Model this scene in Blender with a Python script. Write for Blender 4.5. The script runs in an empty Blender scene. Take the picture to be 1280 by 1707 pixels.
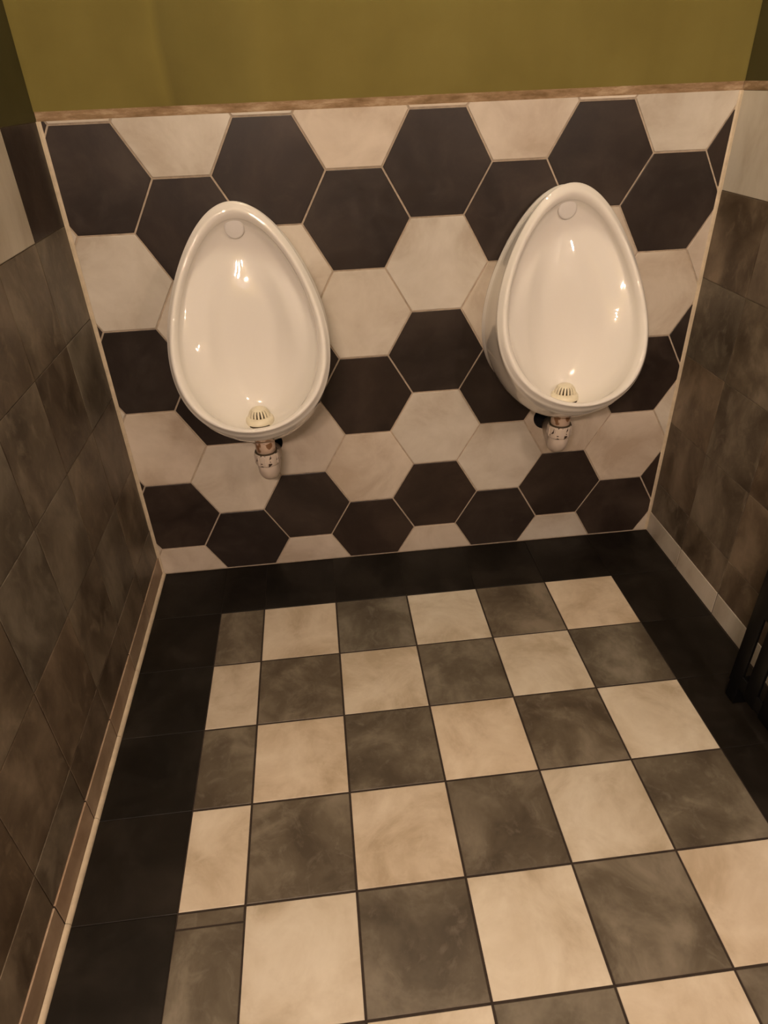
import bpy, bmesh, math, random
from mathutils import Matrix, Vector

random.seed(7)
scene = bpy.context.scene
col = scene.collection

# ------------------------------------------------------------------ camera
cam_data = bpy.data.cameras.new('camera')
cam_data.sensor_fit = 'HORIZONTAL'
cam_data.sensor_width = 36.0
cam_data.lens = 36.0 * 1107.47 / 1280.0
cam_data.clip_start = 0.02
cam = bpy.data.objects.new('camera', cam_data)
col.objects.link(cam)
R0 = Vector((0.9936123, -0.1071882, -0.0352885))     # right
R1 = Vector((-0.0880063, -0.5402862, -0.8368666))    # down
R2 = Vector((0.0706363, 0.8346266, -0.5462682))      # forward
m = Matrix.Identity(4)
for i in range(3):
    m[i][0] = R0[i]; m[i][1] = -R1[i]; m[i][2] = -R2[i]
m[0][3], m[1][3], m[2][3] = 0.5405, -1.6435, 1.2293
cam.matrix_world = m
scene.camera = cam

# ------------------------------------------------------------------ world, exposure
world = bpy.data.worlds.new('world'); scene.world = world
world.use_nodes = True
world.node_tree.nodes['Background'].inputs[0].default_value = (0.02, 0.017, 0.013, 1)
world.node_tree.nodes['Background'].inputs[1].default_value = 1.0
vs = scene.view_settings
vs.view_transform = 'Standard'; vs.look = 'None'; vs.gamma = 1.0
vs.use_curve_mapping = False
vs.exposure = 0.0

# lamps, all out of frame: (x, y, z, colour, radiance, number of bulbs)
LAMPS = [
    ('ceiling', 0.64, -0.62, 2.36, (1.0, 0.84, 0.62), 830.0, 3),
    ('wall', 0.25, -2.28, 1.66, (1.0, 0.75, 0.60), 2350.0, 4),
    ('side', 1.42, -1.45, 1.36, (1.0, 0.76, 0.60), 650.0, 2),  # added lamp, there to bring highlights into the urinal bowls
]

# ------------------------------------------------------------------ room measures
W = 1.513          # room width
TOP = 1.180        # top of the wall tiles
PAINT = 1.197      # lower edge of the paint
YF = -2.40         # wall behind the viewer
CEIL = 2.45
S = 0.12504        # hexagon side (pitch)
HX, HZ = 0.0820, 1.0652

# ------------------------------------------------------------------ materials
def sc(c):
    return tuple(((v / 255) / 12.92 if v / 255 <= 0.04045 else ((v / 255 + 0.055) / 1.055) ** 2.4) for v in c) + (1,)

class NT:
    def __init__(self, name):
        self.m = bpy.data.materials.new(name); self.m.use_nodes = True
        self.t = self.m.node_tree; self.b = self.t.nodes['Principled BSDF']
    def n(self, kind, **kw):
        nd = self.t.nodes.new(kind)
        for k, v in kw.items(): setattr(nd, k, v)
        return nd
    def l(self, a, b): self.t.links.new(a, b)
    def noise(self, vec, scale, detail=4, rough=0.55, w=None, dist=0.0):
        nd = self.n('ShaderNodeTexNoise')
        if w is not None:
            nd.noise_dimensions = '4D'; self.l(w, nd.inputs['W'])
        self.l(vec, nd.inputs['Vector'])
        nd.inputs['Scale'].default_value = scale; nd.inputs['Detail'].default_value = detail
        nd.inputs['Roughness'].default_value = rough; nd.inputs['Distortion'].default_value = dist
        return nd.outputs['Fac']
    def ramp(self, fac, stops):
        r = self.n('ShaderNodeValToRGB'); e = r.color_ramp.elements
        while len(e) < len(stops): e.new(0.5)
        for el, (p, c) in zip(e, stops):
            el.position = p; el.color = c
        self.l(fac, r.inputs[0]); return r.outputs[0]
    def mix(self, fac, a, b, mode='MIX'):
        x = self.n('ShaderNodeMix', data_type='RGBA', blend_type=mode)
        for i, v in ((0, fac), (6, a), (7, b)):
            if hasattr(v, 'is_output'): self.l(v, x.inputs[i])
            else: x.inputs[i].default_value = v
        return x.outputs[2]
    def math(self, op, a, b=None):
        x = self.n('ShaderNodeMath', operation=op)
        for i, v in ((0, a), (1, b)):
            if v is None: continue
            if hasattr(v, 'is_output'): self.l(v, x.inputs[i])
            else: x.inputs[i].default_value = v
        return x.outputs[0]
    def bump(self, h, strength, dist=0.002):
        b = self.n('ShaderNodeBump'); b.inputs['Strength'].default_value = strength
        b.inputs['Distance'].default_value = dist; self.l(h, b.inputs['Height'])
        self.l(b.outputs[0], self.b.inputs['Normal'])

G4 = lambda v: (v, v, v, 1)

def cement(name, dark, mid, light, scale=7.0, rough=0.42, stretch=(1, 1, 1), spec=0.5, marks=0.5, lo=.36, hi=.66, vary=1.0):
    """cement-look glazed tile: soft clouds, brushed lighter smears, small specks; every tile differs"""
    k = NT(name)
    geo = k.n('ShaderNodeNewGeometry'); oi = k.n('ShaderNodeObjectInfo')
    w = k.math('MULTIPLY', oi.outputs['Random'], 40.0)
    mp = k.n('ShaderNodeMapping'); mp.inputs['Scale'].default_value = stretch
    k.l(geo.outputs['Position'], mp.inputs['Vector'])
    v = mp.outputs[0]
    a = k.noise(v, scale, 5, 0.6, w, 0.6)
    c = k.ramp(a, [(lo, dark), (0.5, mid), (hi, light)])
    b2 = k.noise(v, scale * 3.3, 4, 0.65, w, 1.2)
    c = k.mix(k.math('MULTIPLY', k.ramp(b2, [(0.52, G4(0)), (0.75, G4(1))]), marks), c, light)
    b3 = k.noise(v, scale * 1.7, 5, 0.7, k.math('ADD', w, 9.0), 0.8)
    c = k.mix(k.math('MULTIPLY', k.ramp(b3, [(0.55, G4(0)), (0.8, G4(1))]), marks), c, dark)
    # tile to tile tint
    tint = k.ramp(oi.outputs['Random'], [(p_, tuple(1 + (q_ - 1) * vary for q_ in c_) + (1,)) for p_, c_ in ((0.0, (0.90, 0.88, 0.86)), (0.35, (1.05, 1.0, 0.94)), (0.7, (0.96, 0.98, 0.98)), (1.0, (1.08, 1.05, 1.0)))])
    c = k.mix(1.0, c, tint, 'MULTIPLY')
    k.l(c, k.b.inputs['Base Color'])
    rr = k.ramp(b2, [(0.3, G4(rough - 0.07)), (0.75, G4(rough + 0.1))])
    k.l(rr, k.b.inputs['Roughness'])
    k.b.inputs['Specular IOR Level'].default_value = spec
    k.bump(b2, 0.12, 0.001)
    return k.m

def plain(name, colr, rough=0.5, metallic=0.0, spec=0.5, nscale=None, namt=0.15, coat=0.0):
    k = NT(name)
    k.b.inputs['Roughness'].default_value = rough
    k.b.inputs['Metallic'].default_value = metallic
    k.b.inputs['Specular IOR Level'].default_value = spec
    k.b.inputs['Coat Weight'].default_value = coat
    k.b.inputs['Coat Roughness'].default_value = 0.012
    if nscale:
        geo = k.n('ShaderNodeNewGeometry')
        f = k.noise(geo.outputs['Position'], nscale, 5, 0.6)
        lo = tuple(x * (1 - namt) for x in colr[:3]) + (1,); hi = tuple(min(1, x * (1 + namt)) for x in colr[:3]) + (1,)
        k.l(k.ramp(f, [(0.3, lo), (0.7, hi)]), k.b.inputs['Base Color'])
        k.bump(f, 0.1, 0.001)
    else:
        k.b.inputs['Base Color'].default_value = colr
    return k.m

M = {}
M['hex_dark'] = cement('dark_hexagon_glaze', (0.018, 0.0120, 0.0100, 1), (0.028, 0.0195, 0.0162, 1), (0.046, 0.034, 0.028, 1), 6, 0.42, marks=0.5, vary=1.8, spec=0.4)
M['hex_light'] = cement('cream_hexagon_glaze', (0.47, 0.40, 0.32, 1), (0.58, 0.52, 0.44, 1), (0.66, 0.60, 0.52, 1), 6, 0.40, marks=0.3)
M['floor_light'] = cement('cream_floor_glaze', (0.42, 0.35, 0.25, 1), (0.56, 0.49, 0.38, 1), (0.66, 0.60, 0.49, 1), 7, 0.42, marks=0.4)
M['floor_grey'] = cement('grey_floor_glaze', (0.066, 0.052, 0.036, 1), (0.112, 0.094, 0.067, 1), (0.21, 0.185, 0.142, 1), 7, 0.45, marks=0.6, spec=0.4)
M['floor_black'] = cement('black_floor_glaze', (0.006, 0.0045, 0.003, 1), (0.010, 0.0078, 0.0056, 1), (0.019, 0.0155, 0.012, 1), 7, 0.5, marks=0.4, spec=0.25)
M['wall_grey'] = cement('grey_wall_glaze', (0.058, 0.043, 0.030, 1), (0.112, 0.089, 0.065, 1), (0.21, 0.176, 0.136, 1), 7, 0.45, (1, 1, 0.7), marks=0.75, spec=0.4, vary=2.2)
M['wall_light'] = cement('cream_wall_glaze', (0.42, 0.36, 0.28, 1), (0.54, 0.49, 0.41, 1), (0.62, 0.57, 0.49, 1), 6, 0.42, (1, 1, 0.5), marks=0.3)
M['grout_light'] = plain('cream_grout', (0.45, 0.37, 0.28, 1), 0.85, nscale=60, namt=0.2)
M['grout_dark'] = plain('dark_brown_grout', (0.030, 0.020, 0.013, 1), 0.9, nscale=60, namt=0.3)
M['grout_mid'] = plain('brown_grout', (0.15, 0.118, 0.085, 1), 0.9, nscale=60, namt=0.3)
M['bead'] = plain('cream_sealant', (0.55, 0.46, 0.33, 1), 0.5, nscale=40, namt=0.15)
M['skirt_shaded'] = cement('shaded_cream_skirting_glaze', (0.25, 0.175, 0.115, 1), (0.34, 0.245, 0.17, 1), (0.42, 0.32, 0.23, 1), 8, 0.45, marks=0.4)  # cream skirting tile with its shade and brown cast put into the colour
M['ceiling'] = plain('ceiling_paint', (0.36, 0.33, 0.27, 1), 0.9, nscale=12, namt=0.06)
M['substrate'] = plain('bare_plaster', (0.10, 0.08, 0.06, 1), 0.95, nscale=30, namt=0.3)
M['cavity'] = plain('hole_shade', (0.012, 0.010, 0.009, 1), 0.95, nscale=40, namt=0.3)
M['ceramic'] = plain('white_glazed_ceramic', (0.79, 0.76, 0.705, 1), 0.03, spec=0.5, coat=0.5)
M['plastic'] = plain('ivory_plastic', (0.72, 0.66, 0.50, 1), 0.28, nscale=80, namt=0.05)
M['spreader'] = plain('white_plastic', (0.74, 0.72, 0.69, 1), 0.45)
M['slot'] = plain('drain_dark', (0.05, 0.035, 0.015, 1), 0.7)
M['black_metal'] = plain('black_lacquer', (0.0025, 0.0025, 0.003, 1), 0.4, spec=0.2)
M['lamp_metal'] = plain('brushed_steel', (0.5, 0.5, 0.5, 1), 0.35, metallic=1.0)

def paint(name, base, dark, light, patch=False):
    k = NT(name); geo = k.n('ShaderNodeNewGeometry'); P = geo.outputs['Position']
    a = k.noise(P, 3.0, 4, 0.55)
    c = k.ramp(a, [(0.3, dark), (0.5, base), (0.7, light)])
    mp = k.n('ShaderNodeMapping'); mp.inputs['Scale'].default_value = (9, 9, 0.7); k.l(P, mp.inputs['Vector'])
    st = k.noise(mp.outputs[0], 1.0, 3, 0.5)
    c = k.mix(k.math('MULTIPLY', k.ramp(st, [(0.5, G4(0)), (0.72, G4(1))]), 0.35), c, dark)
    if patch:      # a brushed-over patch with a ragged upright edge
        xx = k.math('ADD', k.n('ShaderNodeSeparateXYZ').outputs[0], k.math('MULTIPLY', k.math('SUBTRACT', a, 0.5), 0.06))
        sep = [n for n in k.t.nodes if n.type == 'SEPXYZ'][0]; k.l(P, sep.inputs[0])
        f = k.ramp(xx, [(0.24, G4(1.02)), (0.262, G4(1.10)), (0.282, G4(0.80)), (0.33, G4(0.90)), (0.43, G4(0.93)), (0.47, G4(1.06)), (0.9, G4(1.0))])
        c = k.mix(1.0, c, f, 'MULTIPLY')
    k.l(c, k.b.inputs['Base Color']); k.b.inputs['Roughness'].default_value = 0.75
    k.b.inputs['Specular IOR Level'].default_value = 0.25
    k.bump(k.noise(P, 160, 3, 0.6), 0.15, 0.001)
    return k.m
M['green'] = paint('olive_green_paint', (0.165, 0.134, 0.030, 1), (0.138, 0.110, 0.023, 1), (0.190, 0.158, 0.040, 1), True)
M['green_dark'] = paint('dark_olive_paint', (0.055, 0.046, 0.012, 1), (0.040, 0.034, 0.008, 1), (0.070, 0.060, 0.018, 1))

def strip_mat():
    k = NT('raw_tile_edge'); geo = k.n('ShaderNodeNewGeometry'); P = geo.outputs['Position']
    mp = k.n('ShaderNodeMapping'); mp.inputs['Scale'].default_value = (1, 1, 4); k.l(P, mp.inputs['Vector'])
    a = k.noise(mp.outputs[0], 14, 5, 0.65)
    k.l(k.ramp(a, [(0.35, (0.17, 0.105, 0.045, 1)), (0.52, (0.29, 0.19, 0.105, 1)), (0.66, (0.46, 0.34, 0.22, 1))]), k.b.inputs['Base Color'])
    k.b.inputs['Roughness'].default_value = 0.9
    k.bump(a, 0.3, 0.002)
    return k.m
M['strip'] = strip_mat()

def stained(name, base, stain, thr, scale):
    k = NT(name); tc = k.n('ShaderNodeTexCoord')
    a = k.noise(tc.outputs['Object'], scale, 2, 0.5, None, 0.4)
    k.l(k.ramp(a, [(thr, base), (thr + 0.03, stain)]), k.b.inputs['Base Color'])
    k.b.inputs['Roughness'].default_value = 0.4
    return k.m
M['pipe'] = stained('white_waste_plastic', (0.62, 0.53, 0.45, 1), (0.40, 0.31, 0.24, 1), 0.66, 30)
M['collar'] = stained('stained_collar_plastic', (0.62, 0.53, 0.44, 1), (0.035, 0.018, 0.010, 1), 0.53, 62)
M['spigot'] = stained('rusty_spigot', (0.55, 0.41, 0.31, 1), (0.22, 0.11, 0.05, 1), 0.58, 40)

# ------------------------------------------------------------------ object helpers
def link(name, me, mat=None, parent=None, loc=None):
    o = bpy.data.objects.new(name, me); col.objects.link(o)
    if me is not None and mat is not None and not me.materials: me.materials.append(mat)
    if parent is not None: o.parent = parent
    if loc is not None: o.location = loc
    return o

def tag(o, label, cat, group=None, kind=None):
    if label: o['label'] = label
    if cat: o['category'] = cat
    if group: o['group'] = group
    if kind: o['kind'] = kind
    return o

def mesh(name, verts, faces, smooth=False):
    me = bpy.data.meshes.new(name); me.from_pydata(verts, [], faces); me.update()
    if smooth: me.polygons.foreach_set('use_smooth', [True] * len(me.polygons))
    return me

def box_mesh(name, x0, x1, y0, y1, z0, z1, bevel=0.0):
    bm = bmesh.new(); bmesh.ops.create_cube(bm, size=1.0)
    for v in bm.verts:
        v.co = Vector(((x0 + x1) / 2 + v.co.x * (x1 - x0), (y0 + y1) / 2 + v.co.y * (y1 - y0), (z0 + z1) / 2 + v.co.z * (z1 - z0)))
    if bevel: bmesh.ops.bevel(bm, geom=list(bm.edges), offset=bevel, segments=2, profile=0.5, affect='EDGES')
    me = bpy.data.meshes.new(name); bm.to_mesh(me); bm.free(); return me

def tile_mesh(name, poly, frame, th=0.008, ch=0.0009, low=0.0006):
    """prism with a fine chamfer; poly is a CCW list of (u, v); frame = (U, V, N), N the visible side"""
    U, V, N = (Vector(a) for a in frame)
    n = len(poly)
    cu = sum(p[0] for p in poly) / n; cv = sum(p[1] for p in poly) / n
    def inset(p):
        d = Vector((cu - p[0], cv - p[1])); L = max(d.length, 1e-6)
        e = min(ch * 1.3, L * 0.4); return p[0] + d.x / L * e, p[1] + d.y / L * e
    vs = []
    for p in poly: q = inset(p); vs.append(U * q[0] + V * q[1])
    for p in poly: vs.append(U * p[0] + V * p[1] - N * low)
    for p in poly: vs.append(U * p[0] + V * p[1] - N * th)
    f = [list(range(n))]
    for i in range(n):
        j = (i + 1) % n
        f.append([n + i, n + j, j, i]); f.append([2 * n + i, 2 * n + j, n + j, n + i])
    me = mesh(name, [tuple(v) for v in vs], f)
    bm = bmesh.new(); bm.from_mesh(me); bmesh.ops.recalc_face_normals(bm, faces=bm.faces)
    # open at the back: make sure the visible face looks along N
    bm.faces.ensure_lookup_table()
    if bm.faces[0].normal.dot(N) < 0: bmesh.ops.reverse_faces(bm, faces=bm.faces)
    bm.to_mesh(me); bm.free()
    return me

def clip(poly, u0, u1, v0, v1):
    def cut(P, ax, val, keep_gt):
        out = []
        for i in range(len(P)):
            a, b = P[i], P[(i + 1) % len(P)]
            ia = (a[ax] >= val) if keep_gt else (a[ax] <= val); ib = (b[ax] >= val) if keep_gt else (b[ax] <= val)
            if ia: out.append(a)
            if ia != ib:
                t = (val - a[ax]) / (b[ax] - a[ax])
                out.append((a[0] + t * (b[0] - a[0]), a[1] + t * (b[1] - a[1])))
        return out
    for ax, val, g in ((0, u0, True), (0, u1, False), (1, v0, True), (1, v1, False)):
        if not poly: return poly
        poly = cut(poly, ax, val, g)
    out = []
    for p in poly:
        if not out or math.hypot(p[0] - out[-1][0], p[1] - out[-1][1]) > 1e-5: out.append(p)
    if len(out) > 1 and math.hypot(out[0][0] - out[-1][0], out[0][1] - out[-1][1]) < 1e-5: out.pop()
    return out

def area(P): return 0.5 * abs(sum(P[i][0] * P[(i + 1) % len(P)][1] - P[(i + 1) % len(P)][0] * P[i][1] for i in range(len(P)))) if len(P) > 2 else 0

CUTS = []
def cut_holes(o, holes):
    """round pipe holes in the back wall and its tiles"""
    for (x, z, r) in holes:
        bm = bmesh.new()
        bmesh.ops.create_cone(bm, cap_ends=True, segments=28, radius1=r, radius2=r, depth=0.30, matrix=Matrix.Translation((x - o.location.x, 0.02 - o.location.y, z - o.location.z)) @ Matrix.Rotation(math.pi / 2, 4, 'X'))
        me = bpy.data.meshes.new('cutter'); bm.to_mesh(me); bm.free()
        c = bpy.data.objects.new('cutter', me); col.objects.link(c); c.location = o.location
        md = o.modifiers.new('hole', 'BOOLEAN'); md.object = c; md.operation = 'DIFFERENCE'; md.solver = 'EXACT'
        bpy.context.view_layer.update()
        dg = bpy.context.evaluated_depsgraph_get()
        new = bpy.data.meshes.new_from_object(o.evaluated_get(dg))
        o.modifiers.clear(); o.data = new
        if len(new.materials) < 2: new.materials.append(M['cavity'])       # inside of the hole coloured near-black to stand for its shade
        for p in new.polygons:
            if math.hypot(p.center.x + o.location.x - x, p.center.z + o.location.z - z) < r * 1.02 and abs(p.normal.y) < 0.5: p.material_index = 1
        bpy.data.objects.remove(c)

# ------------------------------------------------------------------ the setting
TH = 0.008
PIPES = ((0.377, 0.412, 0.034), (1.143, 0.421, 0.034))

wall_back = link('wall_back', box_mesh('wall_back', -0.1, W + 0.1, 0.0025, 0.12, -0.05, TOP), M['grout_light'])
wall_back['kind'] = 'structure'
cut_holes(wall_back, PIPES)
link('tile_edge_strip', box_mesh('strip', 0, W, 0.0005, 0.06, TOP, PAINT), M['strip'], wall_back)
link('painted_plaster', box_mesh('paint', -0.1, W + 0.1, 0.002, 0.12, PAINT, CEIL), M['green'], wall_back)

for cx_, sg_ in ((0.0, 1), (W, -1)):      # grout fillets where the hexagon wall meets the side walls
    a_ = 0.0075
    fv = [(cx_, 0.003, 0.002), (cx_, -a_ * 0.8, 0.002), (cx_ + sg_ * a_ * 0.45, -a_ * 0.22, 0.002), (cx_ + sg_ * a_ * 1.1, 0.0004, 0.002), (cx_ + sg_ * a_ * 1.1, 0.003, 0.002)]
    fv += [(p[0], p[1], TOP) for p in fv]
    ff = [[i, (i + 1) % 5, 5 + (i + 1) % 5, 5 + i] for i in range(5)] + [[0, 1, 2, 3, 4], [9, 8, 7, 6, 5]]
    me_ = mesh('fillet', fv, ff)
    bm_f = bmesh.new(); bm_f.from_mesh(me_); bmesh.ops.recalc_face_normals(bm_f, faces=bm_f.faces); bm_f.to_mesh(me_); bm_f.free()
    link('corner_grout', me_, M['bead'], wall_back)

HF = ((1, 0, 0), (0, 0, 1), (0, -1, 0))
GR = 0.0021
full = {}
for c in range(-1, 9):
    for r in range(-1, 7):
        cx = HX + 1.5 * S * c
        cz = HZ - math.sqrt(3) * S * r - (math.sqrt(3) / 2 * S if c % 2 else 0)
        rad = S - GR / math.cos(math.pi / 6)
        P = [(cx + rad * math.cos(a * math.pi / 3), cz + rad * math.sin(a * math.pi / 3)) for a in range(6)]
        Q = clip(P, 0.0085, W - 0.0065, 0.0035, TOP)
        if len(Q) < 3 or area(Q) < 1.5e-5: continue
        black = (r % 2 == 0)
        if c == -1: black = not black
        mat = M['hex_dark'] if black else M['hex_light']
        if len(Q) == 6 and abs(area(Q) - area(P)) < 1e-7:
            if black not in full:
                full[black] = tile_mesh('hexagon', [(p[0] - cx, p[1] - cz) for p in P], HF, TH)
            me, o0 = full[black], (cx, cz)
        else:
            ox = sum(p[0] for p in Q) / len(Q); oz = sum(p[1] for p in Q) / len(Q)
            me, o0 = tile_mesh('hexagon_cut', [(p[0] - ox, p[1] - oz) for p in Q], HF, TH), (ox, oz)
        o = link('hexagon_tile', me, mat, wall_back, (o0[0], random.uniform(-0.0004, 0.0002), o0[1]))
        hits = [h for h in PIPES if math.hypot(h[0] - cx, h[1] - cz) < S + h[2]]
        if hits:
            o.data = me.copy()
            bm = bmesh.new(); bm.from_mesh(o.data)          # close the back so that the hole cuts cleanly
            bmesh.ops.holes_fill(bm, edges=[e for e in bm.edges if e.is_boundary], sides=0)
            bmesh.ops.recalc_face_normals(bm, faces=bm.faces); bm.to_mesh(o.data); bm.free()
            cut_holes(o, hits)
            if not o.data.materials: o.data.materials.append(mat)

# side walls: square tiles of 20 cm, top row alternates black and cream
def side_wall(name, X, sgn, rows, top_first_black, skirt_h):
    x0, x1 = (X - 0.12, X - 0.0018) if sgn > 0 else (X + 0.0018, X + 0.12)
    w = link(name, box_mesh(name, x0, x1, YF, 0.0, -0.05, TOP), M['grout_mid']); w['kind'] = 'structure'
    s0, s1 = (X - 0.1, X - 0.0003) if sgn > 0 else (X + 0.0003, X + 0.1)
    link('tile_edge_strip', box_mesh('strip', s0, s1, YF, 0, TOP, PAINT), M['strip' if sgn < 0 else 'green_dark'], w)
    p0, p1 = (X - 0.12, X - 0.001) if sgn > 0 else (X + 0.001, X + 0.12)
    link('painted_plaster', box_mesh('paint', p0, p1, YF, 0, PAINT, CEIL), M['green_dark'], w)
    frame = ((0, 1, 0), (0, 0, 1), (sgn, 0, 0))
    cache = {}
    g = 0.0010
    for ri in range(len(rows) - 1):
        zt, zb = rows[ri], rows[ri + 1]
        for k in range(12):
            ya, yb = -0.2 * (k + 1) + g, -0.2 * k - g
            if k == 0: yb = -0.003
            h = zt - zb - 2 * g; L = yb - ya
            if ri == 0:
                mat = M['hex_dark'] if ((k % 2 == 0) == top_first_black) else M['wall_light']
            else: mat = M['wall_grey']
            key = (round(h, 4), round(L, 4), mat.name)
            if key not in cache:
                cache[key] = tile_mesh('square', [(-L / 2, -h / 2), (L / 2, -h / 2), (L / 2, h / 2), (-L / 2, h / 2)], frame, TH)
            link('wall_tile', cache[key], mat, w, (X + random.uniform(-0.0005, 0.0002) * -sgn, (ya + yb) / 2, (zt + zb) / 2))
    return w

wall_left = side_wall('wall_left', 0.0, 1, [TOP, 0.982, 0.777, 0.575, 0.371, 0.165, 0.0645], True, 0.065)
wall_right = side_wall('wall_right', W, -1, [TOP, 0.979, 0.779, 0.577, 0.376, 0.178, 0.069], False, 0.069)

def skirting(name, X, sgn, h, proud, mat):
    a, b = (X - 0.006, X + proud) if sgn > 0 else (X - proud, X + 0.006)
    bed = link(name, box_mesh(name, *((a, b - 0.002) if sgn > 0 else (a + 0.002, b)), YF, -0.0006, 0.0, h - 0.001), M['grout_dark'])
    bed['kind'] = 'structure'
    me = me0 = None
    for k in range(12):
        ya, yb = -0.2 * (k + 1) + 0.0018, -0.2 * k - 0.0018
        if k == 0: yb = -0.001; 
        mm = box_mesh('skirting', a, b, -(yb - ya) / 2, (yb - ya) / 2, 0.0012, h, 0.0008) if k < 2 else me0
        if k == 1: me0 = mm
        link('skirting_tile', mm, mat, bed, (0, (ya + yb) / 2, 0))
    return bed
base_left = skirting('baseboard_left', 0.0, 1, 0.0640, 0.0030, M['skirt_shaded'])
base_right = skirting('baseboard_right', W, -1, 0.0690, 0.0012, M['wall_light'])
# sealant bead along the foot of the left skirting, in lengths as it was laid
for k in range(12):
    n = 8; r = 0.0085
    prof = [(0.0040 + r * math.sin(i / (n - 1) * math.pi / 2), 0.0003 + r * math.cos(i / (n - 1) * math.pi / 2)) for i in range(n)] + [(0.0040, 0.0003)]
    L = 0.0994
    vsx = [(p[0], s * L, p[1]) for s in (-1, 1) for p in prof]
    q = len(prof)
    fs = [[i, (i + 1) % q, q + (i + 1) % q, q + i] for i in range(q)] + [list(range(q))[::-1], list(range(q, 2 * q))]
    if k == 0: bead = mesh('bead', vsx, fs)
    link('sealant_bead', bead, M['bead'], base_left, (0, -0.1015 - 0.2 * k, 0))

# floor: black border, chequered field
floor = link('floor', box_mesh('floor', -0.1, W + 0.1, YF, 0.1, -0.12, -0.0016), M['grout_dark']); floor['kind'] = 'structure'
XS = [0.196] + [0.3162 + 0.2 * j for j in range(6)]
YS = [-0.205 - 0.2 * i for i in range(11)] + [YF]
FF = ((1, 0, 0), (0, 1, 0), (0, 0, 1))
fcache = {}
def ftile(x0, x1, y0, y1, mat, g=0.0022):
    w2, h2 = (x1 - x0) / 2 - g, (y1 - y0) / 2 - g
    key = (round(w2, 4), round(h2, 4), mat.name)
    if key not in fcache:
        fcache[key] = tile_mesh('square', [(-w2, -h2), (w2, -h2), (w2, h2), (-w2, h2)], FF, TH)
    return link('floor_tile', fcache[key], mat, floor, ((x0 + x1) / 2, (y0 + y1) / 2, random.uniform(-0.0003, 0.0002)))
for i in range(len(YS) - 1):
    for j in range(len(XS) - 1):
        mat = M['floor_grey'] if (i + j) % 2 == 0 else M['floor_light']
        if i == 4 and j == 0:
            ftile(XS[j], XS[j + 1], -1.033, YS[i], mat); ftile(XS[j], XS[j + 1], YS[i + 1], -1.033, mat, 0.0012)
        else:
            ftile(XS[j], XS[j + 1], YS[i + 1], YS[i], mat)
BY = [-0.0] + YS
for i in range(len(BY) - 1):
    ftile(0.004, XS[0], BY[i + 1], BY[i], M['floor_black'], 0.0004)
    ftile(XS[-1], W - 0.003, BY[i + 1], BY[i], M['floor_black'], 0.0004)
for j in range(len(XS) - 1):
    ftile(XS[j], XS[j + 1], YS[0], 0.0, M['floor_black'], 0.0004)

ceiling = link('ceiling', box_mesh('ceiling', -0.12, W + 0.12, YF - 0.12, 0.12, CEIL, CEIL + 0.1), M['ceiling']); ceiling['kind'] = 'structure'
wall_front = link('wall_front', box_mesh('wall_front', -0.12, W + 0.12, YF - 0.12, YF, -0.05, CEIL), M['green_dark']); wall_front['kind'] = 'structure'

# ------------------------------------------------------------------ urinals
NTH = 128
def ring(top, side, bot, hw, k):
    """closed ring through a top, side and bottom (y, z) point; egg shaped, narrower at the top"""
    out = []
    for i in range(NTH):
        th = 2 * math.pi * i / NTH; c, s = math.cos(th), math.sin(th)
        a, b, d = c * (c + 1) / 2, 1 - c * c, c * (c - 1) / 2
        out.append((hw * s * (1 - k * c), a * top[0] + b * side[0] + d * bot[0], a * top[1] + b * side[1] + d * bot[1]))
    return out

def smooth_rows(rows, n):
    """Catmull-Rom through rows of parameters"""
    out = []
    for i in range(len(rows) - 1):
        p0 = rows[max(i - 1, 0)]; p1 = rows[i]; p2 = rows[i + 1]; p3 = rows[min(i + 2, len(rows) - 1)]
        for j in range(n):
            t = j / n
            out.append([0.5 * ((2 * b) + (-a + c) * t + (2 * a - 5 * b + 4 * c - d) * t * t + (-a + 3 * b - 3 * c + d) * t ** 3) for a, b, c, d in zip(p0, p1, p2, p3)])
    out.append(rows[-1]); return out

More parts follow.
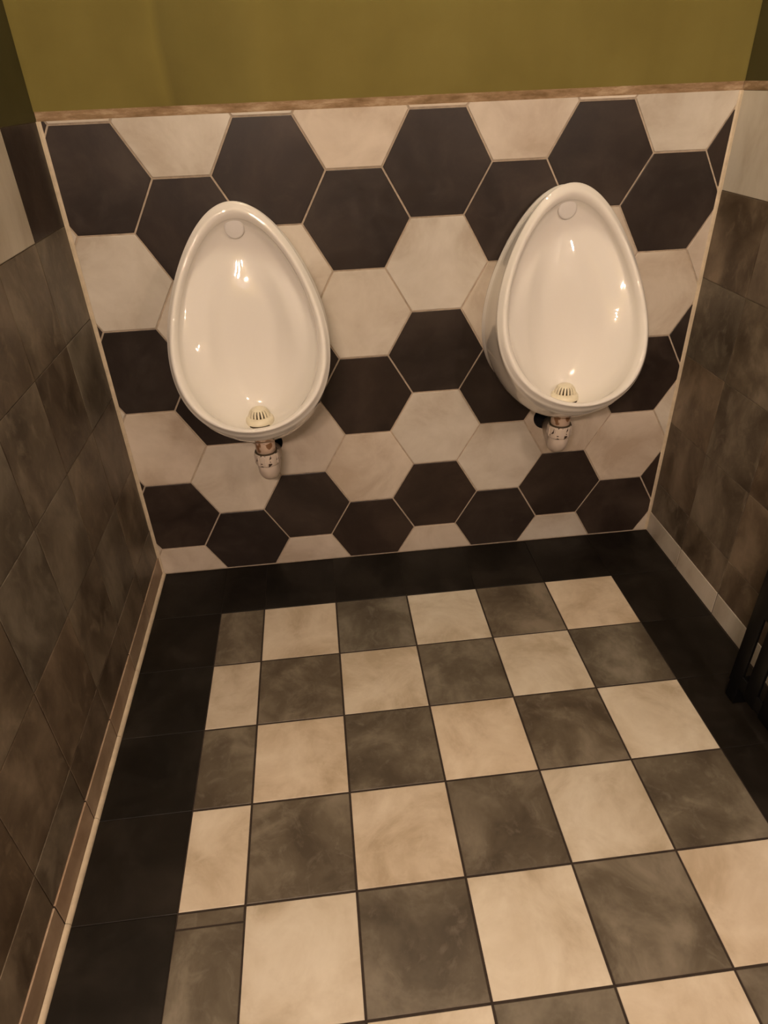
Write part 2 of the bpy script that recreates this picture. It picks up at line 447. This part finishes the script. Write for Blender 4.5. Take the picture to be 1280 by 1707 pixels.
# (top y, z | side y, z | bottom y, z | half width | egg)
BACK = [
    ( 0.000, 1.011,   0.000, 0.745,   0.000, 0.505, 0.179, 0.20),
    (-0.012, 1.012,  -0.012, 0.745,  -0.012, 0.503, 0.181, 0.20),
]
OUTER = [
    (-0.016, 1.006,  -0.018, 0.745,  -0.022, 0.498, 0.1755, 0.20),
    (-0.024, 1.007,  -0.040, 0.746,  -0.085, 0.486, 0.1755, 0.20),
    (-0.034, 1.012,  -0.080, 0.752,  -0.170, 0.500, 0.1765, 0.20),
    (-0.043, 1.017,  -0.115, 0.759,  -0.246, 0.540, 0.1770, 0.19),
    (-0.048, 1.019,  -0.126, 0.763,  -0.262, 0.553, 0.1785, 0.19),
    (-0.053, 1.020,  -0.134, 0.765,  -0.272, 0.563, 0.1790, 0.19),
    (-0.0565, 1.017, -0.138, 0.767,  -0.277, 0.570, 0.1760, 0.19),
    (-0.0590, 1.013, -0.143, 0.768,  -0.282, 0.576, 0.1730, 0.19),
    (-0.0635, 1.006, -0.1485, 0.769, -0.2875, 0.582, 0.1690, 0.19),
    (-0.0640, 0.999, -0.1495, 0.770, -0.286, 0.586, 0.1640, 0.19),
    (-0.0610, 0.992, -0.146, 0.770,  -0.279, 0.587, 0.1590, 0.19),
    (-0.0545, 0.986, -0.137, 0.770,  -0.270, 0.583, 0.1545, 0.19),
    (-0.0465, 0.982, -0.123, 0.769,  -0.262, 0.575, 0.1515, 0.19),
    (-0.0395, 0.976, -0.1135, 0.767, -0.251, 0.566, 0.1475, 0.19),
    (-0.033, 0.968,  -0.1095, 0.764, -0.232, 0.555, 0.1405, 0.19),
    (-0.0275, 0.952, -0.1060, 0.758, -0.205, 0.545, 0.1290, 0.185),
    (-0.0270, 0.931, -0.1020, 0.752, -0.175, 0.539, 0.1130, 0.17),
    (-0.0310, 0.906, -0.0960, 0.747, -0.145, 0.5415, 0.0960, 0.14),
    (-0.0385, 0.878, -0.0840, 0.744, -0.119, 0.5555, 0.0780, 0.10),
    (-0.0475, 0.848, -0.0735, 0.743, -0.101, 0.585, 0.0580, 0.06),
    (-0.0575, 0.812, -0.0700, 0.745, -0.087, 0.645, 0.0340, 0.02),
    (-0.0675, 0.760, -0.0690, 0.750, -0.072, 0.728, 0.0040, 0.00),
]
def bowl_mesh():
    rows = BACK + smooth_rows([list(r) for r in OUTER], 4)
    verts = []; faces = []
    for r in rows: verts += ring(r[0:2], r[2:4], r[4:6], r[6], r[7])
    n = len(rows)
    for i in range(n - 1):
        for j in range(NTH):
            k = (j + 1) % NTH
            faces.append([i * NTH + j, i * NTH + k, (i + 1) * NTH + k, (i + 1) * NTH + j])
    faces.append([(n - 1) * NTH + j for j in range(NTH)]); faces.append([j for j in range(NTH)][::-1])
    me = mesh('bowl', verts, faces, True)
    bm = bmesh.new(); bm.from_mesh(me); bmesh.ops.recalc_face_normals(bm, faces=bm.faces); bm.to_mesh(me); bm.free()
    return me

def lathe(prof, seg=32, mat4=Matrix.Identity(4), smooth=True, name='lathe'):
    verts = []; faces = []
    for (r, z) in prof:
        for i in range(seg):
            a = 2 * math.pi * i / seg; verts.append(tuple(mat4 @ Vector((r * math.cos(a), r * math.sin(a), z))))
    for i in range(len(prof) - 1):
        for j in range(seg):
            k = (j + 1) % seg; faces.append([i * seg + j, i * seg + k, (i + 1) * seg + k, (i + 1) * seg + j])
    faces.append(list(range(seg))[::-1]); faces.append([(len(prof) - 1) * seg + i for i in range(seg)])
    me = mesh(name, verts, faces, smooth)
    bm = bmesh.new(); bm.from_mesh(me); bmesh.ops.recalc_face_normals(bm, faces=bm.faces); bm.to_mesh(me); bm.free()
    return me

def tube(path, rads, seg=28, name='tube'):
    verts = []; faces = []
    for i, p in enumerate(path):
        a = path[max(i - 1, 0)]; b = path[min(i + 1, len(path) - 1)]
        d = (Vector(b) - Vector(a)).normalized()
        u = d.cross(Vector((1, 0, 0))); 
        if u.length < 1e-3: u = d.cross(Vector((0, 0, 1)))
        u.normalize(); v = d.cross(u)
        for j in range(seg):
            t = 2 * math.pi * j / seg
            verts.append(tuple(Vector(p) + (u * math.cos(t) + v * math.sin(t)) * rads[i]))
    for i in range(len(path) - 1):
        for j in range(seg):
            k = (j + 1) % seg; faces.append([i * seg + j, i * seg + k, (i + 1) * seg + k, (i + 1) * seg + j])
    faces.append(list(range(seg))[::-1]); faces.append([(len(path) - 1) * seg + j for j in range(seg)])
    me = mesh(name, verts, faces, True)
    bm = bmesh.new(); bm.from_mesh(me); bmesh.ops.recalc_face_normals(bm, faces=bm.faces); bm.to_mesh(me); bm.free()
    return me

def T(x, y, z): return Matrix.Translation((x, y, z))

def strainer(parent, y, z):
    base = link('drain_strainer', lathe([(0.0, -0.004), (0.034, -0.004), (0.0345, 0.004), (0.033, 0.012), (0.029, 0.0165), (0.026, 0.0175), (0.0, 0.0175)], 40), M['plastic'], parent, (0, y, z))
    link('core', lathe([(0.0, 0.017), (0.0235, 0.0172), (0.0215, 0.026), (0.0165, 0.033), (0.0, 0.034)], 32), M['slot'], base)
    link('cap', lathe([(0.0, 0.0335), (0.0180, 0.0335), (0.0170, 0.0358), (0.011, 0.0388), (0.0, 0.0400)], 32), M['plastic'], base)
    prof = [(0.0260, 0.0170), (0.0252, 0.0225), (0.0232, 0.0285), (0.0200, 0.0330), (0.0168, 0.0356)]
    hw = 0.0021; vv = []; ff = []
    for (r, zz) in prof:
        vv += [(r, -hw, zz), (r, hw, zz), (r - 0.006, hw, zz - 0.002), (r - 0.006, -hw, zz - 0.002)]
    for i in range(len(prof) - 1):
        for j in range(4):
            k = (j + 1) % 4; ff.append([i * 4 + j, i * 4 + k, (i + 1) * 4 + k, (i + 1) * 4 + j])
    rib = mesh('rib', vv, ff)
    for i in range(18):
        o = link('rib', rib, M['plastic'], base); o.rotation_euler = (0, 0, 2 * math.pi * (i + 0.5) / 18)
    # drain notches under the front edge of the skirt
    nb = box_mesh('notch', 0.0325, 0.0352, -0.0016, 0.0016, -0.003, 0.0035)
    for i in range(14):
        o = link('notch', nb, M['slot'], base); o.rotation_euler = (0, 0, -math.pi / 2 + (i - 6.5) * 0.105)
    return base

bowl = bowl_mesh()
def urinal(x, roll, label, pipe_dx, px=0.0, pz=0.0):
    root = bpy.data.objects.new('urinal', None); col.objects.link(root); root.location = (x, 0, 0)
    root.empty_display_size = 0.05
    tag(root, label, 'urinal', 'oval ceramic urinals on the hexagon tiled wall')
    b = link('bowl', bowl, M['ceramic'], root)
    piv = T(0, 0, 0.75) @ Matrix.Rotation(roll, 4, 'Y') @ T(0, 0, -0.75)
    b.matrix_local = piv
    sp = link('flush_spreader', lathe([(0.0, -0.014), (0.021, -0.014), (0.0218, -0.001), (0.0208, 0.0015), (0.017, 0.0024), (0.0, 0.0027)], 36), M['spreader'], root)
    sp.matrix_local = piv @ T(-0.002, -0.0385, 0.962) @ Matrix.Rotation(math.radians(97), 4, 'X')
    d = strainer(root, -0.150, 0.5425)
    # waste: spigot, collar nut, elbow that bends back into the wall
    yp = -0.120
    p = link('waste_pipe', tube(
        [(0, yp, 0.440), (0, yp, 0.415)] + [(pipe_dx * 0.3 * (1 - math.cos(a)), yp + 0.030 * (1 - math.cos(a)), 0.415 - 0.034 * math.sin(a)) for a in [i * math.pi / 18 for i in range(1, 9)]] + [(pipe_dx * 0.4, yp + 0.045, 0.382), (pipe_dx, 0.004, 0.386)],
        [0.0262] * 12), M['pipe'], root, (px, 0, pz))
    link('spigot', lathe([(0.0, 0.430), (0.0248, 0.430), (0.0248, 0.505), (0.0, 0.505)], 32, T(0, yp, 0)), M['spigot'], p)
    c = link('collar_nut', lathe([(0.0262, 0.4160), (0.0290, 0.4160), (0.0302, 0.4185), (0.0306, 0.4455), (0.0296, 0.4480), (0.0248, 0.4480)], 32, T(0, yp, 0)), M['collar'], p)
    lug = box_mesh('lug', 0.0292, 0.0316, -0.0020, 0.0020, 0.4200, 0.4440, 0.0008)
    for i in range(10):
        o = link('grip_rib', lug, M['pipe'], p, (0, yp, 0)); o.rotation_euler = (0, 0, 2 * math.pi * i / 10 + 0.2)
    link('seal_ring', lathe([(0.0248, 0.4475), (0.0278, 0.4475), (0.0278, 0.4515), (0.0248, 0.4515)], 32, T(0, yp, 0)), M['slot'], p)
    return root

urinal(0.376, math.radians(-1.2), 'white oval ceramic urinal nearer the left wall with small brown stained pipe collar', 0.004)
urinal(1.131, math.radians(0.0), 'white oval ceramic urinal nearer the right wall, open black pipe hole below', 0.022, 0.009, 0.010)

# ------------------------------------------------------------------ black metal stand at the right edge
rad = bpy.data.objects.new('metal_stand', None); col.objects.link(rad); rad.location = (1.405, -0.66, 0)
tag(rad, 'black metal stand with flat upright bars in front of the right wall', 'stand')
colm = box_mesh('upright_bar', -0.0035, 0.0035, -0.038, 0.0, 0.048, 0.62, 0.0022)
for p in colm.polygons: p.use_smooth = True
for k in range(8):
    link('upright_bar', colm, M['black_metal'], rad, (0, -0.056 * k, 0))
for za, zb in ((0.052, 0.090), (0.262, 0.310), (0.555, 0.600)):
    link('cross_bar', box_mesh('cross_bar', -0.0032, 0.0032, -0.428, -0.003, za, zb, 0.002), M['black_metal'], rad)
foot = box_mesh('foot', -0.0032, 0.055, -0.036, -0.002, 0.0, 0.052, 0.003)
for k in (0, 7): link('foot', foot, M['black_metal'], rad, (0, -0.056 * k, 0.0008))

# ------------------------------------------------------------------ lamps (out of the frame)
def bulb_mat(name, colr, strength):
    k = NT(name); e = k.n('ShaderNodeEmission'); e.inputs[0].default_value = colr + (1,); e.inputs[1].default_value = strength
    k.l(e.outputs[0], k.t.nodes['Material Output'].inputs['Surface']); return k.m
for kind, x, y, z, c, s, n in LAMPS:
    root = bpy.data.objects.new(kind + '_lamp', None); col.objects.link(root); root.location = (x, y, z)
    bm_ = bulb_mat('bulb_glow', c, s)
    bl = lathe([(0.0, -0.014), (0.0056, -0.0128), (0.0105, -0.0093), (0.0135, -0.0037), (0.014, 0.001), (0.0126, 0.006), (0.010, 0.013), (0.009, 0.036), (0.0, 0.037)], 24)
    if kind == 'ceiling':
        tag(root, 'steel ceiling lamp with three bulbs near the urinal wall', 'lamp')
        link('base_plate', lathe([(0.0, CEIL - z - 0.022), (0.12, CEIL - z - 0.022), (0.125, CEIL - z - 0.001), (0.0, CEIL - z - 0.001)], 40), M['lamp_metal'], root)
        for i in range(n):
            a = 2 * math.pi * i / n + 0.4
            bx, by = 0.075 * math.cos(a), 0.075 * math.sin(a)
            link('socket', lathe([(0.0, 0.034), (0.016, 0.034), (0.016, CEIL - z - 0.02), (0.0, CEIL - z - 0.02)], 20), M['lamp_metal'], root, (bx, by, 0))
            link('bulb', bl, bm_, root, (bx, by, 0))
    elif kind == 'side':  # unseen lamp added for the bowl highlights
        root.name = 'highlight_lamp'
        tag(root, 'added unseen lamp with two bulbs at the right wall, for highlights in the bowls', 'lamp')
        link('back_plate', box_mesh('plate', W - x - 0.014, W - x - 0.0015, -0.09, 0.09, -0.04, 0.04, 0.003), M['lamp_metal'], root)
        for i in range(n):
            by = (i - (n - 1) / 2) * 0.11
            o = link('socket', lathe([(0.0, 0.034), (0.016, 0.034), (0.016, W - x - 0.012), (0.0, W - x - 0.012)], 20), M['lamp_metal'], root, (0, by, 0.02 * i)); o.rotation_euler = (0, math.pi / 2, 0)
            o = link('bulb', bl, bm_, root, (0, by, 0.02 * i)); o.rotation_euler = (0, math.pi / 2, 0)
    else:
        tag(root, 'steel wall lamp with a row of four bulbs behind the viewer', 'lamp')
        link('back_plate', box_mesh('plate', -0.24, 0.24, YF - y + 0.0005, YF - y + 0.02, -0.05, 0.05, 0.004), M['lamp_metal'], root)
        for i in range(n):
            bx = (i - (n - 1) / 2) * 0.125
            o = link('socket', lathe([(0.0, 0.034), (0.016, 0.034), (0.016, y - YF - 0.018), (0.0, y - YF - 0.018)], 20), M['lamp_metal'], root, (bx, 0, 0.03 * (i % 2)))
            o.rotation_euler = (math.pi / 2, 0, 0)
            o = link('bulb', bl, bm_, root, (bx, 0, 0.03 * (i % 2))); o.rotation_euler = (math.pi / 2, 0, 0)
